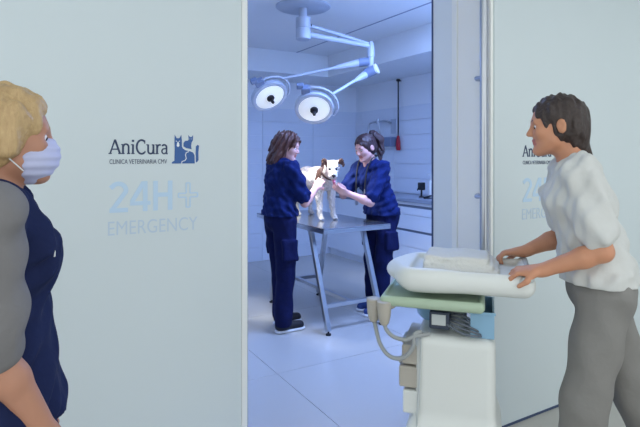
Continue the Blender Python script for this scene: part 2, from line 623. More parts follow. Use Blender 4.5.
# ------------------------------------------------------------------ unseen fill panels, added under the ceilings to light room and corridor
def ceiling_fill(x, y, power, color, label, group, sx=1.0, sy=0.6):
    t = empty('ceiling_fill', (x, y, CEIL))
    tag(t, label, 'ceiling light', group)
    bm = bmesh.new()
    w = 0.025
    for lo, hi in (((-sx / 2, -sy / 2), (sx / 2, -sy / 2 + w)), ((-sx / 2, sy / 2 - w), (sx / 2, sy / 2)),
                   ((-sx / 2, -sy / 2 + w), (-sx / 2 + w, sy / 2 - w)), ((sx / 2 - w, -sy / 2 + w), (sx / 2, sy / 2 - w))):
        add_box(bm, (lo[0], lo[1], -0.014), (hi[0], hi[1], 0.0))
    obj('frame', bm, 'white_plastic', t)
    box('diffuser', (-sx / 2 + w, -sy / 2 + w, -0.008), (sx / 2 - w, sy / 2 - w, 0.0), 'fill_diffuser', t)
    ld = bpy.data.lights.new('fill_lamp', 'AREA')
    ld.shape = 'RECTANGLE'; ld.size = sx - 0.06; ld.size_y = sy - 0.06
    ld.energy = power; ld.color = color
    lo_ = bpy.data.objects.new('fill_lamp', ld); C.objects.link(lo_)
    lo_.parent = t; lo_.location = (0, 0, -0.02)
    return t


for (x, y, q, sx) in ((0.2, 5.3, .75, 1.0), (2.60, 2.80, 2.1, .9), (3.3, 2.85, 1.1, .4)):
    ceiling_fill(x, y, ROOM_POWER * q, ROOM_COLOR, 'flat rectangular fill panel added out of view on the treatment room ceiling', 'added treatment room fill panels', sx)
for (x, y) in ((-1.6, 0.4), (0.3, 0.0), (2.2, -0.1), (4.2, 0.4)):
    ceiling_fill(x, y, HALL_POWER, HALL_COLOR, 'flat rectangular fill panel added out of view on the corridor ceiling', 'added corridor fill panels', 1.2, 0.6)


# ------------------------------------------------------------------ pull handle on the reveal
ph = empty('pull_handle', (OPEN_R - 0.03, 1.905, 0.30))
tag(ph, 'tall round metal pull handle at the corner of the door reveal', 'door handle')
tube('bar', [(0, 0, 0), (0, 0, 2.40)], 0.0185, 'steel', ph, 20)
for z in (1.565, 0.935, 0.30):
    tube('standoff', [(0.0, 0.0, z), (0.0, 0.052, z)], 0.012, 'steel', ph, 16)
    box('mount_plate', (0.002, 0.042, z - 0.014), (0.030, 0.056, z + 0.014), 'steel', ph, 0.001)


# ------------------------------------------------------------------ wall signs
RIB = [0]


def ribbon(bm, pts, w, y=-0.0015, closed=False):
    RIB[0] = (RIB[0] + 1) % 9
    y = y - 0.00012 * RIB[0]
    pts = [Vector((p[0], p[1])) for p in pts]
    ws_ = w if isinstance(w, (list, tuple)) else [w] * len(pts)
    L, R = [], []
    n = len(pts)
    for i, p in enumerate(pts):
        if closed:
            d = (pts[(i + 1) % n] - p).normalized() + (p - pts[i - 1]).normalized()
        elif i == 0: d = pts[1] - p
        elif i == n - 1: d = p - pts[i - 1]
        else: d = (pts[i + 1] - p).normalized() + (p - pts[i - 1]).normalized()
        d.normalize()
        m = Vector((-d.y, d.x)) * ws_[i] * 0.5
        L.append(bm.verts.new((p.x + m.x, y, p.y + m.y))); R.append(bm.verts.new((p.x - m.x, y, p.y - m.y)))
    for i in range(n - 1 + (1 if closed else 0)):
        j = (i + 1) % n
        bm.faces.new([L[i], L[j], R[j], R[i]])


def poly(bm, pts, y=-0.0015):
    from mathutils.geometry import tessellate_polygon
    vs_ = [bm.verts.new((p[0], y, p[1])) for p in pts]
    for tri in tessellate_polygon([[Vector((p[0], p[1], 0)) for p in pts]]):
        bm.faces.new([vs_[i] for i in tri])


def arc(cx, cy, rx, ry, a0, a1, n=14):
    return [(cx + rx * math.cos(math.radians(a0 + (a1 - a0) * i / n)), cy + ry * math.sin(math.radians(a0 + (a1 - a0) * i / n))) for i in range(n + 1)]


def flat(name, bm, m, parent):
    """raised film lettering: 1.5 mm proud of the wall"""
    for f in bm.faces:
        f.normal_update()
        if f.normal.y > 0: f.normal_flip()
    be = [e_ for e_ in bm.edges if e_.is_boundary]
    for e_ in be:
        a_, b_ = e_.verts
        c_ = bm.verts.new((b_.co.x, -0.0002, b_.co.z)); d_ = bm.verts.new((a_.co.x, -0.0002, a_.co.z))
        bm.faces.new([a_, b_, c_, d_])
    me = bpy.data.meshes.new(name); bm.to_mesh(me); bm.free()
    return link(name, me, m, parent)


def text_part(name, s, x0, x1, z0, z1, m, parent, bold=0.0, y=0.0015):
    cu = bpy.data.curves.new(name, 'FONT')
    cu.body = s
    cu.size = 1.0
    cu.offset = bold
    cu.extrude = 0.001
    o = bpy.data.objects.new(name, cu); C.objects.link(o)
    dg = bpy.context.evaluated_depsgraph_get(); dg.update()
    me = bpy.data.meshes.new_from_object(o.evaluated_get(dg))
    C.objects.unlink(o); bpy.data.objects.remove(o)
    co = np.zeros(len(me.vertices) * 3, dtype=np.float32); me.vertices.foreach_get('co', co); co = co.reshape(-1, 3)
    a, b = co[:, :2].min(0), co[:, :2].max(0)
    out = np.empty_like(co)
    out[:, 0] = x0 + (co[:, 0] - a[0]) / (b[0] - a[0]) * (x1 - x0)
    out[:, 2] = z0 + (co[:, 1] - a[1]) / (b[1] - a[1]) * (z1 - z0)
    out[:, 1] = np.where(co[:, 2] > 0, -y, -0.0002)
    me.vertices.foreach_set('co', out.ravel())
    me.update()
    me.materials.clear()
    me.name = name
    return link(name, me, m, parent)


def slab_name(bm, S, WX):
    """serif lettering drawn stroke by stroke; unit = cap height, WX stretches the width"""
    def T(pts): return [(p[0] * WX * S, p[1] * S) for p in pts]
    th, tk, sw = 0.095 * S, 0.130 * S, 0.070 * S

    def st(pts, w): ribbon(bm, T(pts), w)

    def serif(x, z, l=0.11, r=0.11): st([(x - l, z), (x + r, z)], sw)
    x = 0.0     # A
    st([(x + .03, 0), (x + .36, 1)], th); st([(x + .36, 1.0), (x + .70, 0)], tk); st([(x + .15, .33), (x + .58, .33)], th * .9)
    serif(x + .03, .025, .10, .12); serif(x + .70, .025, .12, .10)
    x = 0.90    # n
    st([(x, 0), (x, .68)], tk); serif(x, .025); serif(x - .03, .66, .09, .05)
    st([(x + .02, .50)] + arc(x + .20, .50, .18, .19, 150, 0) + [(x + .38, 0)], tk * .95); serif(x + .38, .025)
    x = 1.58    # i
    st([(x, 0), (x, .68)], tk); serif(x, .025); serif(x - .03, .66, .10, .05); st([(x, .86), (x, 1.0)], tk * 1.15)
    x = 1.82    # C
    st(arc(x + .36, .5, .34, .49, 52, 308, 24), tk); st([(x + .58, .98), (x + .58, .74)], sw); st([(x + .60, .10), (x + .60, .22)], sw)
    x = 2.64    # u
    st([(x, .68), (x, .24)] + arc(x + .18, .22, .18, .20, 180, 340) + [(x + .37, .30)], tk * .95)
    st([(x + .38, .68), (x + .38, 0)], tk); serif(x - .03, .66, .09, .05); serif(x + .35, .66, .09, .05); serif(x + .41, .025, .04, .10)
    x = 3.28    # r
    st([(x, 0), (x, .68)], tk); serif(x, .025); serif(x - .03, .66, .09, .05); st([(x + .02, .46)] + arc(x + .18, .46, .16, .20, 150, 60), tk * .9)
    x = 3.62    # a
    st(arc(x + .18, .48, .17, .19, 150, 0) + [(x + .35, .48), (x + .35, .04), (x + .43, .02)], tk * .95)
    st([(x + .35, .40), (x + .18, .38)] + arc(x + .16, .20, .15, .18, 110, 330), th)


def wall_sign(x, y, dz, label):
    t = empty('wall_sign', (x, y, 1.26 + dz))
    tag(t, label, 'sign')
    bz = 1.26
    bm = bmesh.new()
    slab_name(bm, 0.061, 0.243 / (0.061 * 4.05))
    for v in bm.verts: v.co.z += 1.459 - bz
    flat('name_lettering', bm, 'logo_navy', t)
    text_part('clinic_lettering', 'CLINICA VETERINARIA CMV', 0.0, 0.240, 1.416 - bz, 1.436 - bz, 'logo_navy', t, -0.004)
    # dog and cat emblem; u,v from 0..1 mapped to the emblem's rectangle
    ex0, ez0, ew, eh = 0.262, 1.416 - bz, 0.124, 0.130

    def E(pts): return [(ex0 + p[0] * ew, ez0 + p[1] * eh) for p in pts]
    bm = bmesh.new()
    dog = [(.0, .0), (.0, .05), (.09, .10), (.10, .55), (.09, .78), (.10, 1.0), (.17, .88), (.27, .88), (.34, 1.0), (.36, .80), (.36, .62),
           (.40, .52), (.50, .46), (.66, .43), (.78, .38), (.83, .28), (.84, .0)]
    poly(bm, E(dog))
    tail = [(.87, .04), (.92, .04), (.98, .12), (.975, .40), (1.0, .62), (.95, .66), (.88, .60), (.87, .35)]
    poly(bm, E(tail))
    cat = [(.42, .60), (.42, .72), (.48, .79), (.58, .80), (.61, .84), (.60, 1.0), (.655, .93), (.72, .93), (.775, 1.0), (.77, .82), (.72, .74), (.70, .62), (.72, .50),
           (.52, .54)]
    poly(bm, E(cat))
    em = flat('animal_emblem', bm, 'logo_blue', t)
    bm = bmesh.new()
    ribbon(bm, E([(.62, .42), (.52, .38), (.49, .30), (.52, .18), (.47, .10), (.36, .07), (.35, .0)]), 0.0035, -0.0022)
    ribbon(bm, E([(.37, .62), (.41, .53), (.50, .48), (.66, .455), (.80, .395), (.855, .28), (.855, .0)]), 0.0035, -0.0022)
    poly(bm, E([(.18, .70), (.22, .78), (.26, .70), (.27, .61), (.22, .57), (.17, .61)]), -0.0022)
    for ex in (.155, .275):
        poly(bm, E([(ex - .022, .775), (ex, .80), (ex + .022, .775), (ex, .755)]), -0.0022)
    for ex in (.655, .72):
        poly(bm, E([(ex - .014, .86), (ex, .875), (ex + .014, .86), (ex, .85)]), -0.0022)
    flat('emblem_line', bm, 'logo_white', em)
    bm = bmesh.new()
    hb, hh, hw = 1.209 - bz, 0.131, 0.019

    def Z(pts): return [(p[0], hb + p[1] * hh) for p in pts]
    ribbon(bm, Z([(.004, .80)] + [(.036 + .030 * math.cos(math.radians(a)), .72 + .215 * math.sin(math.radians(a))) for a in range(145, -31, -16)] + [(.012, .10)]), hw)
    ribbon(bm, Z([(.0, .07), (.074, .07)]), hw)
    ribbon(bm, Z([(.146, 0), (.146, 1.0)]), hw); ribbon(bm, Z([(.140, .97), (.090, .32)]), hw); ribbon(bm, Z([(.083, .27), (.168, .27)]), hw * .92)
    ribbon(bm, Z([(.190, 0), (.190, 1.0)]), hw * 1.05); ribbon(bm, Z([(.254, 0), (.254, 1.0)]), hw * 1.05); ribbon(bm, Z([(.198, .53), (.246, .53)]), hw)
    flat('hours_lettering', bm, 'logo_pale', t)
    bm = bmesh.new()
    cx, cz, a, b = 0.335, 1.272 - bz, 0.044, 0.009
    pl = [(-b, a * 1.25), (b, a * 1.25), (b, b), (a, b), (a, -b), (b, -b), (b, -a * 1.25), (-b, -a * 1.25), (-b, -b), (-a, -b), (-a, b), (-b, b)]
    n = len(pl)
    for i in range(n):
        p, q = pl[i], pl[(i + 1) % n]
        ribbon(bm, [(cx + p[0], cz + p[1]), (cx + q[0], cz + q[1])], 0.006)
    flat('plus_outline', bm, 'logo_pale', t)
    text_part('emergency_lettering', 'EMERGENCY', -0.006, 0.378, 1.112 - bz, 1.172 - bz, 'logo_paler', t, -0.004)
    return t


wall_sign(0.328, WALL_L, 0.0, 'clinic name, animal emblem and pale 24H emergency lettering on wall left of the opening')
wall_sign(2.384, WALL_R, -0.012, 'clinic name and 24H emergency lettering on wall beside the tall pull handle')


# ------------------------------------------------------------------ drawer units, worktop and things on it
CX = 3.95
units = [(5.655, 6.54, 'door', 'white base cabinet with plain fronts in the corner by the far wall'),
         (4.855, 5.655, 'door', 'white base cabinet with plain fronts behind the ponytailed person'),
         (4.055, 4.855, 'drawer', 'white four-drawer base cabinet below the pump bottle'),
         (3.255, 4.055, 'drawer', 'white four-drawer base cabinet beside the drawer unit below the pump bottle'),
         (2.45, 3.255, 'drawer', 'white four-drawer base cabinet at the doorway end of the worktop')]
for (y0, y1, kind, lab) in units:
    t = empty('base_cabinet', ((CX + ROOM_X) / 2, (y0 + y1) / 2, 0))
    tag(t, lab, 'cabinet', 'base cabinets under the worktop')
    hy = (y1 - y0) / 2 - 0.001
    fx = CX - (CX + ROOM_X) / 2
    bx_ = ROOM_X - 0.012 - (CX + ROOM_X) / 2
    box('body', (fx + 0.022, -hy, 0.10), (bx_, hy, 0.908), 'cabinet', t)
    box('plinth', (fx + 0.05, -hy, 0.0), (fx + 0.07, hy, 0.10), 'cabinet', t)
    box('grip_channel', (fx + 0.012, -hy, 0.845), (fx + 0.022, hy, 0.875), 'channel', t)
    box('grip_channel', (fx + 0.012, -hy, 0.558), (fx + 0.022, hy, 0.588), 'channel', t)
    if kind == 'door':
        spans = [(0.588, 0.845), (0.10, 0.558)]
        nm = 'door'
    else:
        spans = [(0.762, 0.845), (0.588, 0.757), (0.384, 0.558), (0.10, 0.379)]
        nm = 'drawer'
    for (za, zb) in spans:
        box(nm, (fx, -hy + 0.002, za), (fx + 0.021, hy - 0.002, zb), 'cabinet', t, 0.0015)
    box('rail', (fx, -hy + 0.001, 0.876), (fx + 0.021, hy - 0.001, 0.908), 'cabinet', t, 0.001)
wt = box('worktop', (CX - 0.02, 2.45, 0.909), (ROOM_X - 0.0115, 6.538, 0.952), 'counter', None, 0.003)
tag(wt, 'long grey worktop running along the side wall over the white cabinets', 'worktop')

# on the worktop, at the door side
bt = empty('pump_bottle', (4.22, 4.61, 0.952)); tag(bt, 'tall white pump bottle standing on the worktop', 'bottle')
lathe('bottle_body', [(0, 0), (0.034, 0), (0.036, 0.01), (0.036, 0.17), (0.028, 0.195), (0.014, 0.205), (0.014, 0.225), (0, 0.225)], 'white_plastic', bt, n=20)
lathe('pump', [(0, 0.225), (0.011, 0.225), (0.011, 0.25), (0.005, 0.252), (0.005, 0.285), (0, 0.285)], 'white_plastic', bt, n=14)
tube('nozzle', [(0, 0, 0.283), (-0.05, 0, 0.283), (-0.055, 0, 0.272)], 0.005, 'white_plastic', bt, 8)
ds = empty('soap_dispenser', (4.16, 4.71, 0.952)); tag(ds, 'small black dispenser with square head on the worktop beside the white bottle', 'dispenser')
lathe('dispenser_foot', [(0, 0), (0.035, 0), (0.03, 0.012), (0.012, 0.02), (0.010, 0.09), (0, 0.09)], 'black', ds, n=16)
box('dispenser_head', (-0.035, -0.03, 0.09), (0.035, 0.03, 0.18), 'black', ds, 0.006)
tube('spout', [(-0.03, 0, 0.11), (-0.06, 0, 0.105), (-0.062, 0, 0.085)], 0.007, 'black', ds, 8)
st_ = empty('desk_clip', (4.12, 4.55, 0.952)); tag(st_, 'small dark clip lying on the worktop in front of the white bottle', 'clip')
box('clip_base', (-0.06, -0.014, 0), (0.05, 0.014, 0.012), 'black', st_, 0.003)
bm = bmesh.new(); add_box(bm, (-0.06, -0.013, 0.0), (0.05, 0.013, 0.018), 0.004, Matrix.Translation((0, 0, 0.014)) @ Matrix.Rotation(-0.18, 4, 'Y'))
obj('clip_arm', bm, 'black', st_)

# hanging rod with red grip on the side wall
hr = empty('hanging_rod', (ROOM_X - 0.05, 5.47, 1.57)); tag(hr, 'thin black rod with a red grip hanging in front of the side wall', 'rod')
tube('rod', [(0, 0, 0.13), (0, 0, 0.89)], 0.009, 'black', hr, 8)
lathe('top_knob', [(0, 0.885), (0.022, 0.89), (0.03, 0.905), (0.022, 0.92), (0, 0.922)], 'black', hr, n=16)
lathe('grip', [(0, -0.045), (0.024, -0.045), (0.032, -0.02), (0.03, 0.06), (0.02, 0.14), (0.012, 0.155), (0, 0.155)], 'red', hr, n=16)
tube('wall_hook', [(0.0, 0, 0.90), (0.045, 0, 0.90), (0.0495, 0, 0.902)], 0.006, 'black', hr, 8)

# wall-mounted swivel arm with bracket
wa = empty('wall_mounted_fixture', (ROOM_X - 0.012, 5.62, 1.86)); tag(wa, 'jointed white metal wall fixture with a small grey box beside the red-gripped rod', 'wall fixture')
box('wall_plate', (-0.012, -0.05, -0.10), (0.0, 0.05, 0.10), 'lamp_body', wa, 0.003)
tube('arm', spline([(-0.02, 0.03, 0.04), (-0.09, 0.04, 0.07), (-0.10, 0.22, 0.075), (-0.10, 0.40, 0.06), (-0.10, 0.445, 0.0), (-0.10, 0.45, -0.10)]), 0.014, 'steel', wa, 10)
tube('joint', [(-0.10, 0.22, 0.04), (-0.10, 0.22, 0.11)], 0.024, 'steel', wa, 14)
tube('drop_tube', spline([(-0.10, 0.20, 0.05), (-0.10, 0.19, -0.06), (-0.10, 0.13, -0.16), (-0.09, 0.10, -0.20)]), 0.012, 'steel', wa, 10)
box('junction_box', (-0.11, -0.07, -0.28), (-0.0, 0.13, -0.15), 'lamp_dark', wa, 0.008)


# ------------------------------------------------------------------ surgical lamp
def cam_dir(r, u, toward):
    return (RGT * r + UP * u - FWD * toward).normalized()


sl = empty('surgical_lamp', (2.175, 4.02, CEIL))
tag(sl, 'double-headed surgical lamp hung from the ceiling over the steel table', 'surgical lamp')
O = Vector(sl.location)


def L_(p): return Vector(p) - O


lathe('ceiling_plate', [(0, -0.018), (0.23, -0.018), (0.245, -0.008), (0.245, 0), (0, 0)], 'lamp_body', sl, n=40)
lathe('stem', [(0, -0.12), (0.036, -0.12), (0.036, -0.02), (0.05, -0.018), (0, -0.018)], 'lamp_body', sl, n=24)
col = lathe('collar', [(0, -0.30), (0.055, -0.30), (0.066, -0.292), (0.066, -0.205), (0.061, -0.202), (0.061, -0.196), (0.066, -0.193), (0.066, -0.105), (0.05, -0.10), (0, -0.10)], 'lamp_body', sl, n=28)
elbow = Vector((2.89, 3.99, 2.49))
e = L_(elbow)
tube('upper_tube', [(0.07, 0.0, -0.165), (0.35, -0.012, -0.205), (e.x - 0.03, e.y, e.z + 0.028)], [0.017, 0.018, 0.014], 'lamp_body', sl, 12)
tube('lower_tube', [(0.055, 0.0, -0.245), (e.x, e.y, e.z + 0.005)], [0.026, 0.021], 'lamp_body', sl, 14)
tube('pivot_pin', [(0.06, -0.03, -0.165), (0.06, 0.03, -0.165)], 0.014, 'black', sl, 10)
lathe('elbow_post', [(0, -0.20), (0.026, -0.20), (0.03, -0.19), (0.03, -0.10), (0.036, -0.095), (0.036, -0.02), (0.028, 0.035), (0.02, 0.05), (0, 0.05)], 'lamp_body', sl, Matrix.Translation(e), 20)
# swivel drums
d1a = elbow + Vector((-0.005, 0.0, -0.14)); d1 = d1a - RGT * 0.07
tube('swivel_drum', [L_(d1a - RGT * 0.01 + FWD * 0.0), L_(d1a - RGT * 0.11 - UP * 0.01)], 0.042, 'lamp_dark', sl, 20)
d2 = elbow + Vector((0.0, 0, -0.235))
tube('swivel_drum', [L_(d2 - RGT * 0.05 - UP * 0.022), L_(d2 + RGT * 0.045 + UP * 0.02 - FWD * 0.02)], 0.048, 'lamp_dark', sl, 20)
tube('drum_cap', [L_(d2 + RGT * 0.045 + UP * 0.02 - FWD * 0.02), L_(d2 + RGT * 0.06 + UP * 0.026 - FWD * 0.027)], 0.05, 'white_plastic', sl, 20)
h1 = Vector((2.02, 4.38, 1.995)); n1 = cam_dir(0.44, -0.72, 0.54)
h2 = Vector((2.275, 4.00, 1.865)); n2 = cam_dir(0.02, -0.70, 0.72)
s1 = d1a - RGT * 0.10 - UP * 0.01
s2 = d2 - RGT * 0.04 - UP * 0.02


def basis(n):
    z = -n
    x = RGT - z * RGT.dot(z); x.normalize()
    y = z.cross(x)
    m = Matrix((x, y, z)).transposed().to_4x4()
    return m


def lamp_head(hc, n, sarm, side):
    m = Matrix.Translation(L_(hc)) @ basis(n)
    hd = lathe('lamp_head', [(0.140, 0.004), (0.150, 0.0), (0.172, 0.004), (0.176, 0.02), (0.172, 0.055), (0.150, 0.082), (0.09, 0.10), (0, 0.104)], 'lamp_body', sl, m, 40)
    lathe('light_disc', [(0, -0.004), (0.11, 0.0), (0.141, 0.006), (0.141, 0.02), (0, 0.02)], 'lens', hd, m, 40)
    lathe('centre_handle', [(0, -0.075), (0.012, -0.075), (0.016, -0.06), (0.012, -0.03), (0.024, -0.028), (0.036, -0.018), (0.036, 0.0), (0, 0.0)], 'black', hd, m, 20)
    # yoke: curved rail round one side, fixed to bracket on top
    arcpts = [(m @ Vector((0.215 * math.cos(a), -0.215 * math.sin(a), 0.045))) for a in [math.radians(-30 + i * 12) for i in range(12)]]
    tube('yoke', [m @ Vector((0.150, 0.085, 0.045))] + arcpts + [m @ Vector((-0.08, -0.170, 0.06))], 0.010, 'lamp_body', hd, 10)
    bm = bmesh.new()
    add_box(bm, (-0.05, -0.215, 0.02), (0.03, -0.150, 0.085), 0.008, m @ Matrix.Translation((-0.06, 0, 0)))
    add_box(bm, (-0.09, -0.245, 0.03), (-0.03, -0.20, 0.075), 0.006, m @ Matrix.Translation((-0.06, 0, 0)))
    obj('bracket', bm, 'lamp_dark', hd)
    # spring arm from the swivel drum down to the yoke
    endp = m @ Vector((0.215 * math.cos(0.7), -0.215 * math.sin(0.7), 0.045))
    a = L_(sarm)
    d = endp - a
    tube('spring_arm', [a, a + d * 0.06, a + d * 0.30, a + d * 0.34, endp], [0.036, 0.036, 0.022, 0.015, 0.012], 'lamp_body', sl, 14)
    ld = bpy.data.lights.new('surgery_lamp', 'SPOT')
    ld.energy = SURGERY_POWER; ld.color = (0.93, 0.97, 1.0)
    ld.spot_size = math.radians(80); ld.spot_blend = 0.6; ld.shadow_soft_size = 0.13
    lo_ = bpy.data.objects.new('surgery_lamp', ld); C.objects.link(lo_); lo_.parent = sl
    lo_.location = L_(hc) + n * 0.09
    tgt = Vector((2.45, 4.12, 0.84)) - (hc + n * 0.09)
    lo_.rotation_euler = tgt.to_track_quat('-Z', 'Y').to_euler()
    return hd


lamp_head(h1, n1, s1, 1)
lamp_head(h2, n2, s2, 1)

# ------------------------------------------------------------------ examination table
tb = empty('examination_table', (2.47, 4.25, 0)); tag(tb, 'stainless steel examination table on splayed legs, with a dog standing on it', 'table')


def T_(x, y, z): return (x - 2.47, y - 4.25, z)


TZ = 0.86
box('tabletop', T_(2.12, 3.57, TZ - 0.012), T_(2.80, 4.93, TZ), 'steel_top', tb, 0.003)
bm = bmesh.new()
for lo, hi in ((T_(2.12, 3.57, TZ - 0.045), T_(2.145, 4.93, TZ - 0.012)), (T_(2.775, 3.57, TZ - 0.045), T_(2.80, 4.93, TZ - 0.012)),
               (T_(2.145, 3.57, TZ - 0.045), T_(2.775, 3.595, TZ - 0.012)), (T_(2.145, 4.905, TZ - 0.045), T_(2.775, 4.93, TZ - 0.012))):
    add_box(bm, lo, hi, 0.002)
obj('edge_frame', bm, 'steel', tb)
box('support_rail', T_(2.145, 3.80, TZ - 0.06), T_(2.775, 3.89, TZ - 0.013), 'steel', tb)
box('support_rail', T_(2.145, 4.42, TZ - 0.06), T_(2.775, 4.51, TZ - 0.013), 'steel', tb)


def sq_tube(name, a, b, w, m, parent):
    a = Vector(a); b = Vector(b)
    d = (b - a)
    bm = bmesh.new()
    x = Vector((1, 0, 0)) if abs(d.normalized().x) < 0.9 else Vector((0, 1, 0))
    z = d.normalized(); y = z.cross(x).normalized(); x = y.cross(z)
    mx = Matrix.Translation((a + b) / 2) @ Matrix((x, y, z)).transposed().to_4x4()
    add_box(bm, (-w / 2, -w / 2, -d.length / 2), (w / 2, w / 2, d.length / 2), 0.004, mx)
    return obj(name, bm, m, parent)


LX = (2.155, 2.69)
for lx in LX:
    for (ty, fy) in ((3.845, 3.555), (4.47, 4.64)):
        lg = sq_tube('leg', T_(lx, ty, TZ - 0.05), T_(lx, fy, 0.03), 0.04, 'steel', tb)
        lathe('rubber_foot', [(0, 0), (0.022, 0), (0.022, 0.012), (0.008, 0.014), (0.008, 0.04), (0, 0.04)], 'rubber', lg, Matrix.Translation(T_(lx, fy, 0)), 14)
zb = 0.215
yn = 3.555 + (3.845 - 3.555) * (zb - 0.03) / (TZ - 0.08); yf = 4.64 + (4.47 - 4.64) * (zb - 0.03) / (TZ - 0.08)
sq_tube('stretcher', T_(LX[0] + 0.02, yn, zb), T_(LX[1] - 0.02, yn, zb), 0.034, 'steel', tb)
sq_tube('stretcher', T_(LX[0] + 0.02, yf, zb), T_(LX[1] - 0.02, yf, zb), 0.034, 'steel', tb)
sq_tube('cross_bar', T_(2.42, yn + 0.017, zb), T_(2.42, yf - 0.017, zb), 0.034, 'steel', tb)


# ================================================================== PEOPLE
def V3(*a): return np.array(a, dtype=float)


def nrm(v):
    v = np.array(v, dtype=float)
    return v / np.linalg.norm(v)


class Head:
    def __init__(s, c, R):
        s.c = np.array(c, dtype=float); s.R = R

    def p(s, x, y, z): return s.c + s.R @ V3(x, y, z)


def sdf_head(F, H):
    R = H.R
    F.ell(H.p(-.012, 0, .030), (.098, .076, .086), R, .0)
    F.ell(H.p(.030, 0, -.030), (.060, .060, .080), R, .03)
    F.cone(H.p(.020, .042, -.060), H.p(.066, .014, -.094), .020, .017, .03)
    F.cone(H.p(.020, -.042, -.060), H.p(.066, -.014, -.094), .020, .017, .03)
    F.ell(H.p(.076, 0, -.097), (.018, .020, .015), R, .015)
    F.cone(H.p(.075, .034, .020), H.p(.075, -.034, .020), .012, .012, .02)
    for s in (1, -1):
        F.ell(H.p(.058, s * .038, -.022), (.026, .024, .026), R, .02)
        F.ell(H.p(.098, s * .032, .001), (.019, .017, .011), R, .012, 'sub')
    F.cone(H.p(.082, 0, .012), H.p(.104, 0, -.026), .008, .0105, .010)
    for s in (1, -1):
        F.ell(H.p(.094, s * .011, -.030), (.010, .007, .007), R, .006)
    F.ell(H.p(.083, 0, -.053), (.012, .022, .0065), R, .006)
    F.ell(H.p(.081, 0, -.065), (.012, .020, .0075), R, .006)
    for s in (1, -1):
        F.ell(H.p(-.010, s * .081, -.006), (.019, .0085, .030), R @ rot(s * -0.45), .006)
        F.ell(H.p(-.006, s * .091, -.002), (.009, .007, .016), R, .004, 'sub')


def sdf_hand(F, w, d, n, sgn, curl):
    d = nrm(d); n = np.array(n, dtype=float); n = nrm(n - d * (n @ d))
    s = np.cross(d, n) * sgn          # points to the thumb side
    R = np.stack([d, s, n], axis=1)
    F.ell(w + d * .045, (.052, .040, .016), R, .012)
    F.cone(w - d * .01, w + d * .02, .026, .026, .02, n, 0.72)
    for i, (o, ln) in enumerate(((.028, .070), (.010, .080), (-.009, .074), (-.026, .056))):
        p = w + d * .080 + s * o
        a = 0.15 * curl
        for j, fr in enumerate((.44, .31, .25)):
            a += curl * (0.85 if j else 0.6)
            q = p + (d * math.cos(a) + n * math.sin(a) + s * o * 2.0) * ln * fr
            F.cone(p, q, .0090 - .0008 * j, .0085 - .0008 * j, .004 if j else .008)
            p = q
    p = w + d * .022 + s * .026
    q = p + (d * .62 + s * .60 + n * .5) * .045
    F.cone(p, q, .014, .0105, .012)
    F.cone(q, q + (d * .85 + s * .05 + n * (.25 + .3 * curl)) * .034, .0100, .0085, .005)


def torso(F, J, inf, k=.03):
    lat = J.get('lat', (0, 1, 0))
    P, W, Ch, N = (np.array(J[q], dtype=float) for q in ('pelvis', 'waist', 'chest', 'neck'))
    F.cone(P, W, .112 + inf, .090 + inf, k, lat, 1.42)
    F.cone(W, Ch, .090 + inf, .104 + inf, k, lat, 1.36)
    F.cone(Ch, Ch * .35 + N * .65 + V3(-.01, 0, 0), .104 + inf, .074 + inf, k, lat, 1.55)
    for s in ('L', 'R'):
        sh = np.array(J['sh' + s], dtype=float)
        F.cone(N + (sh - N) * .25 + V3(-.01, 0, -.035), sh, .050 + inf, .047 + inf, k)


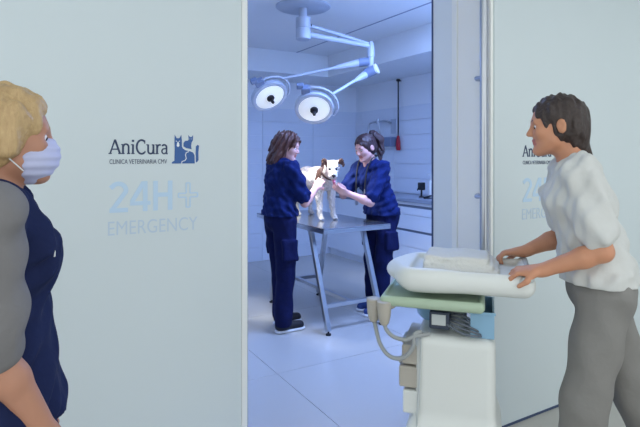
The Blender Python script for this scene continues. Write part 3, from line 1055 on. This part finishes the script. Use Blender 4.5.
def make_person(label, loc, rz, J, skin, cat='person', top='scrub_blue', top_inf=.011, trousers='scrub_navy', sleeve=.72, hem=.86, vneck=True,
                shoe='shoe_black', hair=None, hair_mat='hair_brown', sleeve_mat=None, seed=1, lips=True, bust=.03, leg_r=(.100, .078, .074), cargo=True, eyes=True):
    root = empty('person', loc, rz)
    tag(root, label, cat)
    H = Head(J['head'], J['headR'])
    J = {k: (np.array(v, dtype=float) if isinstance(v, (tuple, list)) else v) for k, v in J.items()}
    # ---- body: one continuous surface
    F = Field(.0052)
    torso(F, J, 0.0)
    N = J['neck']
    F.cone(N + V3(-.015, 0, -.03), H.p(-.022, 0, -.055), .054, .050, .03)
    sdf_head(F, H)
    for s, sg in (('L', 1), ('R', -1)):
        sh, el, wr = J['sh' + s], J['el' + s], J['wr' + s]
        F.ell(sh, (.050, .050, .050), None, .02)
        F.cone(sh, el, .046, .036, .02)
        F.cone(el, el + (wr - el) * .3, .037, .038, .015)
        F.cone(el + (wr - el) * .3, wr, .038, .024, .015)
        sdf_hand(F, wr, J['hd' + s], J['pn' + s], J.get('th' + s, 1), J.get('curl' + s, .5))
        hp, kn, an = J['hip' + s], J['kn' + s], J['an' + s]
        F.cone(hp, kn, .085, .054, .03)
        F.cone(kn, kn + (an - kn) * .35, .052, .052, .02)
        F.cone(kn + (an - kn) * .35, an, .052, .034, .02)
        td = J['toe' + s]
        F.cone(an + V3(-.02, 0, -.035), an + td * .12 + V3(0, 0, -.05), .030, .022, .02)
    Ri = H.R

    def paint(c):
        q = (c - H.c) @ Ri
        lip = (q[:, 0] > .070) & (np.abs(q[:, 1]) < .024) & (q[:, 2] > -.071) & (q[:, 2] < -.047)
        return lip.astype(np.int32) if lips else np.zeros(len(c), dtype=np.int32)
    F.obj('body', [skin, 'lip'], root, paint)
    # ---- eyes and brows
    if eyes:
        for s in (1, -1):
            c = H.p(.0735, s * .032, .001)
            bm = bmesh.new(); bmesh.ops.create_uvsphere(bm, u_segments=14, v_segments=10, radius=.0115, matrix=Matrix.Translation(Vector(c)))
            ey = obj('eye', bm, 'eye_white', root, True)
            bm = bmesh.new(); bmesh.ops.create_uvsphere(bm, u_segments=12, v_segments=8, radius=.0078, matrix=Matrix.Translation(Vector(H.p(.0785, s * .032, -.001))))
            obj('iris', bm, 'iris', ey, True)
            tube('eyebrow', [H.p(.090, s * .012, .022), H.p(.087, s * .030, .028), H.p(.074, s * .048, .022)], [.003, .004, .002], hair_mat, root, 6)
    # ---- trousers
    F = Field(.0075)
    lat = J.get('lat', (0, 1, 0))
    F.cone(J['pelvis'] + V3(0, 0, .07), J['pelvis'] + V3(0, 0, -.02), .106, .124, .02, lat, 1.40)
    for s, sg in (('L', 1), ('R', -1)):
        hp, kn, an = J['hip' + s], J['kn' + s], J['an' + s]
        F.cone(hp + V3(0, 0, -.01), kn, leg_r[0], leg_r[1], .025)
        F.cone(kn, an + V3(0, 0, -.005), leg_r[1], leg_r[2], .03)
        if cargo:
            m = hp * .45 + kn * .55
            F.rbox(m + V3(.0, sg * (leg_r[0] - .012), 0), (.070, .018, .085), .012, None, .008)
    F.warp(folds(.0045, .15, seed, 1.2, .2))
    F.plane((0, 0, .055), (0, 0, -1))
    F.obj('trousers', trousers, root)
    # ---- top
    F = Field(.0065)
    torso(F, J, top_inf)
    lowc = J['pelvis'] + V3(0, 0, -.08)
    F.cone(lowc, J['waist'], .142 + top_inf * .6, .100 + top_inf, .03, lat, 1.40)
    for s in (1, -1):
        F.ell(J['chest'] + V3(.075, s * .065, .02), (.05, .06, .06), None, .04) if bust else None
    if sleeve_mat is None:
        for s in ('L', 'R'):
            sh, el = J['sh' + s], J['el' + s]
            F.cone(sh, sh + (el - sh) * sleeve, .060, .064, .02)
    F.warp(folds(.0075, .085, seed + 5, 0.9, .9))
    F.plane((0, 0, hem), (0, 0, -1))
    for s in ('L', 'R'):
        if sleeve_mat is None:
            sh, el = J['sh' + s], J['el' + s]
            cut = sh + (el - sh) * sleeve
            a = nrm(el - sh)
            F.cone(cut + a * .04, cut + a * .16, .105, .105, .004, op='sub') if J.get('slcut', False) else None
    F.ell(N + V3(.012, 0, .045), (.078, .070, .062), None, .01, 'sub')
    if vneck:
        fd = nrm(N - J['chest'])
        F.cone(N + V3(.080, 0, .02), N - fd * .100 + V3(.130, 0, 0), .054, .026, .006, op='sub')
    F.obj('scrub_top', top, root)
    if sleeve_mat is not None:
        for s in ('L', 'R'):
            sh, el = J['sh' + s], J['el' + s]
            F = Field(.0065)
            F.ell(sh + V3(0, 0, -.005), (.066, .066, .066), None, .02)
            F.cone(sh, sh + (el - sh) * sleeve, .064, .063, .02)
            F.warp(folds(.005, .10, seed + 9, 1.2, .6))
            F.obj('sleeve', sleeve_mat, root)
    # ---- shoes
    for s in ('L', 'R'):
        an, td = J['an' + s], nrm(J['toe' + s])
        b = V3(an[0], an[1], an[2] - .085)
        side = np.cross(V3(0, 0, 1), td)
        F = Field(.006)
        F.cone(b + V3(0, 0, .055) - td * .025, b + td * .155 + V3(0, 0, .038), .044, .036, .02)
        F.cone(b + V3(0, 0, .055), b + V3(0, 0, .095), .044, .042, .02)
        F.plane(b + V3(0, 0, .022), (0, 0, -1))
        sh_ = F.obj('shoe', shoe, root)
        F = Field(.006)
        F.cone(b - td * .028 + V3(0, 0, .013), b + td * .160 + V3(0, 0, .013), .044, .042, .0, (0, 0, 1), .42)
        F.plane(b, (0, 0, -1), .002)
        F.obj('sole', 'sole', sh_)
    if hair:
        hair(H, root, hair_mat, seed)
    return root, H


def hair_cap(F, H, grow=1.0, cutx=.0):
    F.ell(H.p(-.015, 0, .034), (.108 * grow, .085 * grow, .094 * grow), H.R, .0)
    F.ell(H.p(-.035, 0, -.015), (.088, .083, .075), H.R, .02)


def hair_facecut(F, H, up=.055, back=.0):
    F.ell(H.p(.112 + back, 0, -.040), (.092, .082, .060 + up), H.R, .012, 'sub')
    F.ell(H.p(.05 + back, 0, -.085), (.075, .10, .055), H.R, .012, 'sub')


def hair_bob(H, root, m, seed):
    F = Field(.0055)
    hair_cap(F, H, 1.05)
    hair_facecut(F, H)
    for s in (1, -1):
        F.cone(H.p(-.022, s * .076, .02), H.p(-.046, s * .092, -.130), .030, .042, .03)
        F.cone(H.p(.020, s * .076, .045), H.p(-.002, s * .088, -.09), .016, .020, .02)
        F.cone(H.p(-.002, s * .088, -.09), H.p(.020, s * .082, -.130), .016, .008, .02)
        F.cone(H.p(.070, s * .052, .082), H.p(.060, s * .070, .030), .012, .008, .02)
    F.cone(H.p(-.070, 0, .0), H.p(-.092, 0, -.13), .064, .062, .04, H.R[:, 1], 1.30)
    F.warp(folds(.0085, .032, seed + 20, .45))
    F.obj('hair', m, root)


def hair_tail(H, root, m, seed):
    F = Field(.005)
    hair_cap(F, H, 1.0)
    hair_facecut(F, H, .052)
    for s in (1, -1):
        F.ell(H.p(-.006, s * .088, -.010), (.020, .026, .032), H.R, .006, 'sub')
    F.warp(folds(.0025, .035, seed + 20, .35))
    F.obj('hair', m, root)
    F = Field(.005)
    p = [H.p(-.095, 0, .075), H.p(-.140, 0, .085)]
    q = p[1] + V3(-.060, .012, -.055); r = q + V3(-.012, .006, -.10); t = r + V3(.012, .0, -.10)
    F.cone(p[0], p[1], .024, .030, .0)
    F.cone(p[1], q, .036, .042, .02); F.cone(q, r, .042, .034, .02); F.cone(r, t, .034, .008, .02)
    F.warp(folds(.008, .045, seed + 21, .4))
    po = F.obj('ponytail', m, root)
    bm = bmesh.new()
    add_tube(bm, [H.p(-.100, 0, .076), H.p(-.116, 0, .080)], .030, 14)
    obj('hair_tie', bm, 'black', po, True)


def hair_low(H, root, m, seed):
    F = Field(.005)
    hair_cap(F, H, .99)
    hair_facecut(F, H, .050)
    F.cone(H.p(-.055, 0, .0), H.p(-.066, 0, -.075), .056, .034, .03, H.R[:, 1], 1.12)
    F.cone(H.p(-.070, 0, -.075), H.p(-.118, 0, -.140), .040, .014, .03)
    for s in (1, -1):
        F.ell(H.p(-.004, s * .090, -.010), (.020, .026, .032), H.R, .006, 'sub')
    F.warp(folds(.004, .04, seed + 20, .35))
    F.obj('hair', m, root)


def hair_short(H, root, m, seed):
    F = Field(.005)
    hair_cap(F, H, 1.06)
    hair_facecut(F, H, .062)
    F.cone(H.p(-.055, 0, .0), H.p(-.070, 0, -.085), .075, .050, .03, H.R[:, 1], 1.1)
    for s in (1, -1):
        F.cone(H.p(.010, s * .072, .04), H.p(.004, s * .082, -.035), .024, .018, .02)
    F.warp(folds(.004, .04, seed + 20, .35))
    F.obj('hair', m, root)


def legs(p, stance=.095, fl=0.0, fr=0.0, yaw=0.0):
    d = {}
    for s, sg, f in (('L', 1, fl), ('R', -1, fr)):
        d['hip' + s] = (p[0], sg * .088, p[2] - .03)
        d['kn' + s] = (p[0] * .5 + f * .55 + .02, sg * .092, .49)
        d['an' + s] = (f, sg * stance, .085)
        d['toe' + s] = (math.cos(yaw * sg), math.sin(yaw * sg), 0)
    return d


# ---- woman with the wavy bob, at the near-left long side of the table
JA = dict(pelvis=(0, 0, .95), waist=(-.005, 0, 1.08), chest=(.005, 0, 1.25), neck=(.020, 0, 1.405), head=(.065, -.015, 1.528), headR=rot(-.80, .24),
          shL=(.02, .175, 1.350), shR=(.02, -.175, 1.350), elL=(.12, .255, 1.10), wrL=(.310, .275, 1.085), hdL=(.9, .15, .1), pnL=(.2, -1, 0), thL=1, curlL=.35,
          elR=(.155, -.155, 1.060), wrR=(.340, -.020, 1.175), hdR=(.70, .40, .55), pnR=(.4, .8, -.2), thR=-1, curlR=.3)
JA.update(legs((0, 0, .95), .10, .06, -.02))
make_person('person with wavy brown bob in dark blue scrubs, holding the dog from beside the table', (1.890, 3.905, 0), 0.0, JA, 'skin_pale',
            hair=hair_bob, hair_mat='hair_brown', seed=3, hem=.955, sleeve=.76)

# ---- woman with the ponytail, at the far long side of the table
JB = dict(pelvis=(0, 0, .93), waist=(.04, 0, 1.06), chest=(.115, 0, 1.23), neck=(.165, 0, 1.390), head=(.222, .02, 1.526), headR=rot(.06, .36),
          shL=(.140, .170, 1.345), shR=(.140, -.170, 1.345), elL=(.300, .190, 1.040), wrL=(.475, .085, 1.122), hdL=(.85, -.22, .38), pnL=(.25, -.6, .8), thL=1, curlL=.5,
          elR=(.30, -.215, 1.08), wrR=(.435, -.035, 1.155), hdR=(.8, .35, .2), pnR=(.4, 1, .2), thR=-1, curlR=.4)
JB.update(legs((0, 0, .93), .08, .09, .04))
pB, HB = make_person('person with dark ponytail in blue scrubs, leaning in to hold the dog\'s muzzle', (2.96, 3.90, 0), PI + .06, JB, 'skin_pale',
                     hair=hair_tail, hair_mat='hair_dark', seed=11, hem=.90, sleeve=.80, shoe='shoe_blue')

# stethoscope round her neck
stt = empty('stethoscope', (2.96 - .038, 3.90 - .002, .012), PI + .06); tag(stt, 'dark stethoscope hanging round the neck of the ponytailed person', 'stethoscope')
tube('tubing', spline([(.235, .075, 1.14), (.222, .075, 1.24), (.200, .075, 1.33), (.155, .085, 1.415), (.085, .070, 1.440), (.045, .0, 1.445), (.085, -.070, 1.440), (.155, -.085, 1.415),
                       (.200, -.075, 1.33), (.225, -.06, 1.22), (.238, -.045, 1.10), (.235, -.04, 1.02)]), .0065, 'black', stt, 8)
lathe('chest_piece', [(0, 0), (.022, 0), (.022, .008), (.012, .014), (0, .016)], 'steel', stt, Matrix.Translation((.235, -.04, 1.005)) @ Matrix.Rotation(PI / 2, 4, 'Y'), 18)
tube('ear_tube', spline([(.235, .075, 1.14), (.240, .085, 1.09), (.245, .09, 1.03)]), .004, 'steel', stt, 8)
tube('ear_tube', spline([(.235, .075, 1.14), (.238, .065, 1.09), (.243, .06, 1.03)]), .004, 'steel', stt, 8)

# ---- woman pushing the trolley through the corridor
RC = math.radians(132)
JC = dict(pelvis=(0, 0, .96), waist=(.03, 0, 1.09), chest=(.075, 0, 1.27), neck=(.105, 0, 1.435), head=(.160, 0, 1.572), headR=rot(0, .08),
          shL=(.095, .155, 1.388), shR=(.100, -.170, 1.388), elL=(.030, .195, 1.105), wrL=(.235, .175, 1.020), hdL=(.95, -.1, -.10), pnL=(.1, -.2, -1), thL=1, curlL=.8,
          elR=(.11, -.225, 1.095), wrR=(.270, -.160, 1.030), hdR=(.95, .1, -.10), pnR=(.1, .2, -1), thR=-1, curlR=.8)
JC.update(legs((0, 0, .96), .075, .10, -.30))
make_person('person in white top and grey trousers pushing the cream trolley along the corridor', (1.975, 1.192, 0), RC, JC, 'skin_tan',
            hair=hair_low, hair_mat='hair_dark2', seed=7, top='shirt_white', trousers='trouser_grey', sleeve=.74, hem=.965, vneck=False, leg_r=(.096, .078, .070), cargo=False, top_inf=.010, shoe='sole')

# ---- masked woman walking past the sign
JD = dict(pelvis=(-.01, 0, .92), waist=(-.01, 0, 1.04), chest=(0, 0, 1.20), neck=(.005, 0, 1.365), head=(.02, 0, 1.497), headR=rot(0, .02),
          shL=(0, .175, 1.325), shR=(-.01, -.175, 1.325), elL=(-.03, .225, 1.04), wrL=(.08, .215, .80), hdL=(.3, -.05, -.9), pnL=(.2, -1, 0), thL=1, curlL=.5,
          elR=(-.005, -.195, 1.030), wrR=(.105, -.170, .800), hdR=(.35, .05, -.9), pnR=(.2, 1, 0), thR=-1, curlR=.5)
JD.update(legs((-.01, 0, .90), .085, .18, -.22))
pD, HD = make_person('person with sandy hair, face mask and navy tunic walking past the wall sign', (-.045, 1.50, 0), 0.0, JD, 'skin_brown',
                     hair=hair_short, hair_mat='hair_blond', seed=17, top='vest_navy', trousers='vest_navy', sleeve=.93, sleeve_mat='sleeve_grey', hem=.80, lips=False)
F = Field(.004)
F.ell(HD.p(.046, 0, -.052), (.062, .067, .066), HD.R, .0)
F.ell(HD.p(.092, 0, -.040), (.022, .024, .034), HD.R, .03)
F.plane(HD.p(.030, 0, -.05), -HD.R[:, 0] + .35 * HD.R[:, 2] * 0)
F.plane(HD.p(.05, 0, -.004), HD.R[:, 2] - .12 * HD.R[:, 0])
F.warp(lambda X, Y, Z: .0016 * np.sin((Z - HD.c[2]) * 2 * PI / .022))
mk = F.obj('face_mask', 'mask', pD)
for s in (1, -1):
    tube('ear_loop', spline([HD.p(.036, s * .066, -.010), HD.p(.012, s * .081, .004), HD.p(-.020, s * .090, .008), HD.p(-.030, s * .090, -.012), HD.p(-.008, s * .084, -.040), HD.p(.034, s * .064, -.082)]), .0018, 'white_plastic', mk, 6)
box('name_badge', (.112, -.10, 1.205), (.120, -.082, 1.222), 'white_plastic', pD, .002)


# ================================================================== DOG
dr = empty('dog', (2.465, 4.31, TZ + .002), math.radians(-93))
tag(dr, 'scruffy white dog with brown folded ears standing on the steel table', 'dog')
F = Field(.0042)
F.cone((.20, 0, .375), (.05, 0, .37), .105, .110, .0, (0, 1, 0), .88)
F.cone((.05, 0, .37), (-.20, 0, .39), .108, .085, .04, (0, 1, 0), .90)
F.cone((-.18, 0, .39), (-.26, 0, .385), .085, .070, .04)
F.cone((.20, 0, .40), (.345, 0, .475), .085, .062, .05)
# legs
for s in (1, -1):
    F.cone((.215, s * .062, .34), (.205, s * .066, .20), .050, .033, .03)       # upper fore leg
    F.cone((.205, s * .066, .20), (.232, s * .068, .055), .030, .023, .02)
    F.cone((.232, s * .068, .045), (.258, s * .070, .020), .022, .021, .015)    # paw
    for t in (-1, 0, 1):
        F.cone((.262, s * .070 + t * .011, .018), (.276, s * .070 + t * .013, .013), .011, .009, .006)
    F.cone((-.225, s * .058, .35), (-.165, s * .075, .235), .066, .040, .03)    # thigh, knee forward
    F.cone((-.165, s * .075, .235), (-.275, s * .075, .125), .036, .022, .02)   # to the hock
    F.cone((-.275, s * .075, .125), (-.255, s * .075, .035), .021, .019, .012)
    F.cone((-.255, s * .075, .022), (-.222, s * .075, .018), .021, .018, .012)
    for t in (-1, 0, 1):
        F.cone((-.220, s * .075 + t * .010, .016), (-.206, s * .075 + t * .012, .012), .010, .008, .006)
# tail, lowered
F.cone((-.30, 0, .41), (-.36, .01, .36), .026, .020, .02); F.cone((-.36, .01, .36), (-.38, .02, .26), .020, .010, .02)
DH = Head((.385, -.022, .478), rot(-.42, .34))
F.ell(DH.p(0, 0, .012), (.068, .062, .058), DH.R, .03)
F.cone(DH.p(.035, 0, -.012), DH.p(.112, 0, -.028), .044, .030, .02)
F.ell(DH.p(.095, 0, -.032), (.034, .036, .028), DH.R, .02)       # whiskers
F.ell(DH.p(.075, 0, -.056), (.036, .024, .014), DH.R, .012)      # lower jaw, beard
for s in (1, -1):
    F.ell(DH.p(.052, s * .026, .030), (.018, .016, .012), DH.R, .012)   # brows
    F.ell(DH.p(.070, s * .028, .016), (.012, .010, .009), DH.R, .008, 'sub')
    # folded ears: stand up at the base, tip falls outward
    F.cone(DH.p(-.010, s * .048, .050), DH.p(-.004, s * .076, .072), .020, .018, .012, DH.R[:, 0], .7)
    F.cone(DH.p(-.004, s * .076, .072), DH.p(.016, s * .098, .028), .021, .010, .01, DH.R[:, 0], .7)
F.warp(folds(.0040, .028, 31, .8))


def dog_paint(c):
    q = (c - DH.c) @ DH.R
    ear = (np.abs(q[:, 1]) > .050) & (q[:, 2] > .020) & (q[:, 0] < .045) & (c[:, 0] > .3)
    n = np.sin(c[:, 0] * 31 + 1.7) + np.sin(c[:, 1] * 37 + c[:, 2] * 23) + np.sin(c[:, 2] * 41 + .5)
    saddle = (c[:, 2] > .36 + .02 * n) & (c[:, 0] < .20) & (c[:, 0] > -.2) & (np.abs(c[:, 1]) < .075 + .012 * n)
    neck = (c[:, 0] > .20) & (c[:, 0] < .295 + .012 * n) & (c[:, 1] < -.045) & (c[:, 2] > .36)
    out = np.zeros(len(c), dtype=np.int32)
    out[saddle] = 2
    out[neck] = 1
    out[ear] = 1
    return out


F.obj('body', ['fur', 'fur_dark', 'fur_grey'], dr, dog_paint)
for s in (1, -1):
    bm = bmesh.new(); bmesh.ops.create_uvsphere(bm, u_segments=14, v_segments=10, radius=.0105, matrix=Matrix.Translation(Vector(DH.p(.060, s * .029, .015))))
    obj('eye', bm, 'nose', dr, True)
F = Field(.0035)
F.ell(DH.p(.140, 0, -.016), (.014, .020, .013), DH.R, .0)
F.ell(DH.p(.146, 0, -.026), (.008, .006, .012), DH.R, .008)
F.obj('nose', 'nose', dr)
F = Field(.0035)
F.cone(DH.p(.095, .004, -.060), DH.p(.128, .006, -.078), .015, .013, .0, DH.R[:, 2], .35)
F.cone(DH.p(.128, .006, -.078), DH.p(.132, .007, -.108), .013, .010, .01, DH.R[:, 0], .4)
F.obj('tongue', 'tongue', dr)
ang = [2 * PI * i / 24 for i in range(25)]
cc = V3(.285, 0, .444); dn = nrm(V3(.145, 0, .075)); e1 = V3(0, 1, 0); e2 = np.cross(dn, e1)
bm = bmesh.new(); add_tube(bm, [cc + (e1 * math.cos(a) + e2 * math.sin(a)) * .079 for a in ang], .009, 8, False)
obj('collar', bm, 'collar', dr, True)


# ================================================================== TROLLEY
cr = empty('equipment_trolley', (1.935, 1.220, 0), RC)
tag(cr, 'cream moulded equipment trolley with mint tray and hose holders, pushed along the corridor', 'trolley')
# base with castors
F = Field(.008)
F.rbox((.53, 0, .11), (.26, .21, .028), .026, None, .0)
F.obj('base', 'cart_grey', cr)
for (x, y) in ((.33, .17), (.33, -.17), (.73, .17), (.73, -.17)):
    cs = lathe('castor', [(0, -.014), (.036, -.014), (.042, -.008), (.042, .008), (.036, .014), (0, .014)], 'rubber', cr, Matrix.Translation((x, y, .042)) @ Matrix.Rotation(PI / 2, 4, 'X'), 20)
    bm = bmesh.new()
    add_box(bm, (x - .016, y - .022, .045), (x + .016, y - .017, .088)); add_box(bm, (x - .016, y + .017, .045), (x + .016, y + .022, .088)); add_box(bm, (x - .016, y - .022, .084), (x + .016, y + .022, .09))
    obj('fork', bm, 'steel', cs)
# cabinet body, wider at the bottom
F = Field(.007)
F.rbox((.50, 0, .43), (.155, .165, .30), .035, None, .0)
F.rbox((.51, 0, .25), (.185, .185, .13), .05, None, .06)
F.obj('cabinet_body', 'cart_cream', cr)
tube('side_seam', spline([(.630, .168, .72), (.632, .170, .60), (.642, .176, .45), (.648, .178, .30)]), .004, 'cart_grey', cr, 6)
for i, (za, zb2, ex) in enumerate(((.600, .680, .030), (.505, .592, .042), (.40, .495, .026))):
    dw = box('drawer', (.640, -.150, za), (.680 + ex, .150, zb2), 'cart_beige' if i < 2 else 'cart_cream', cr, .008)
    box('grip', (.680 + ex, -.06, zb2 - .026), (.694 + ex, .06, zb2 - .014), 'cart_grey', dw, .003)
# neck column under the tray
lathe('column', [(0, .70), (.055, .70), (.050, .73), (.042, .76), (.042, .85), (.06, .865), (0, .865)], 'cart_grey', cr, Matrix.Translation((.50, 0, 0)), 24)
# electronics block with cables behind the column
box('control_box', (.52, .02, .752), (.60, .14, .822), 'device', cr, .006)
box('control_panel', (.535, .140, .770), (.59, .143, .812), 'cart_grey', cr)
for i in range(5):
    y0 = .05 + .018 * i
    tube('cable', spline([(.53, y0 + .02, .80 - .006 * i), (.47, y0 + .05, .805 - .012 * i), (.42, y0 + .05, .775 - .006 * i), (.40, y0 + .02, .742)]), .0045, 'cable', cr, 6)
# mint tray
F = Field(.006)
F.rbox((.59, .0, .862), (.205, .195, .022), .021, None, .0)
F.rbox((.59, .0, .884), (.185, .175, .012), .010, None, .004, 'sub')
F.obj('mint_tray', 'cart_green', cr)
# moulded top shell, boat shaped with pointed front
F = Field(.007)
F.rbox((.455, 0, .955), (.255, .190, .050), .048, None, .0)
F.ell((.63, 0, .962), (.165, .185, .060), None, .06)
F.rbox((.46, 0, 1.005), (.215, .160, .030), .02, None, .012, 'sub')
F.plane((0, 0, 1.002), (0, 0, 1))
F.obj('top_shell', 'cart_cream', cr)
tube('push_handle', spline([(.27, .165, .965), (.235, .185, .985), (.222, .18, .992), (.222, .0, .992), (.222, -.18, .992), (.235, -.185, .985), (.27, -.165, .965)]), .014, 'cart_grey', cr, 12)
# hose holder bracket at the front corner
F = Field(.005)
F.rbox((.790, .150, .842), (.055, .030, .016), .012, None, .0)
F.rbox((.700, .150, .848), (.08, .018, .012), .008, None, .01)
F.obj('holder_bracket', 'cart_beige', cr)
for (x, y) in ((.825, .155), (.775, .185)):
    lathe('holder_cup', [(0, .765), (.014, .765), (.020, .775), (.026, .80), (.030, .858), (.024, .862), (0, .862)], 'cart_beige', cr, Matrix.Translation((x, y, 0)), 18)
tube('hose', spline([(.825, .155, .775), (.815, .160, .74), (.795, .170, .68), (.755, .185, .640), (.700, .190, .640), (.660, .185, .685), (.655, .180, .735), (.63, .165, .745)]), .0085, 'hose', cr, 10)
tube('hose', spline([(.775, .185, .775), (.765, .188, .745), (.735, .192, .722), (.690, .190, .715), (.655, .18, .728), (.60, .15, .735)]), .0085, 'hose', cr, 10)

# things standing on the trolley
bo = lathe('kidney_bowl', [(0, .001), (.035, .001), (.055, .02), (.068, .062), (.072, .066), (.066, .066), (.052, .026), (.03, .010), (0, .008)], 'blue_plastic', None,
           Matrix.Translation((1.935, 1.220, 0)) @ Matrix.Rotation(RC, 4, 'Z') @ Matrix.Translation((.615, -.07, .730)), 28)
tag(bo, 'small light blue bowl under the mint tray of the trolley', 'bowl')
bn = empty('storage_bin', (1.935 + math.cos(RC) * .395, 1.220 + math.sin(RC) * .395, .731), RC); tag(bn, 'blue plastic bin on the trolley cabinet below the top shell', 'bin')
bm = bmesh.new()
for lo, hi in (((-.045, -.13, 0), (.045, .13, .006)), ((-.045, -.13, .006), (-.039, .13, .10)), ((.039, -.13, .006), (.045, .13, .10)), ((-.039, -.13, .006), (.039, -.124, .10)), ((-.039, .124, .006), (.039, .13, .10))):
    add_box(bm, lo, hi)
obj('bin_body', bm, 'blue_plastic', bn)
box('bin_lip', (-.05, .128, .092), (.05, .134, .104), 'blue_plastic', bn, .002)
F = Field(.006)
for i in range(3):
    F.rbox((.48 + .008 * i, 0, .985 + .022 * i), (.150 - .012 * i, .125 - .008 * i, .013), .012, None, .003)
F.warp(folds(.003, .08, 44, 1.0))
me = F.mesh('towel_stack')
me.transform(Matrix.Translation((1.935, 1.220, 0)) @ Matrix.Rotation(RC, 4, 'Z'))
tw = link('folded_towel', me, 'towel')
tag(tw, 'folded white towel lying in the top shell of the cream trolley', 'towel')
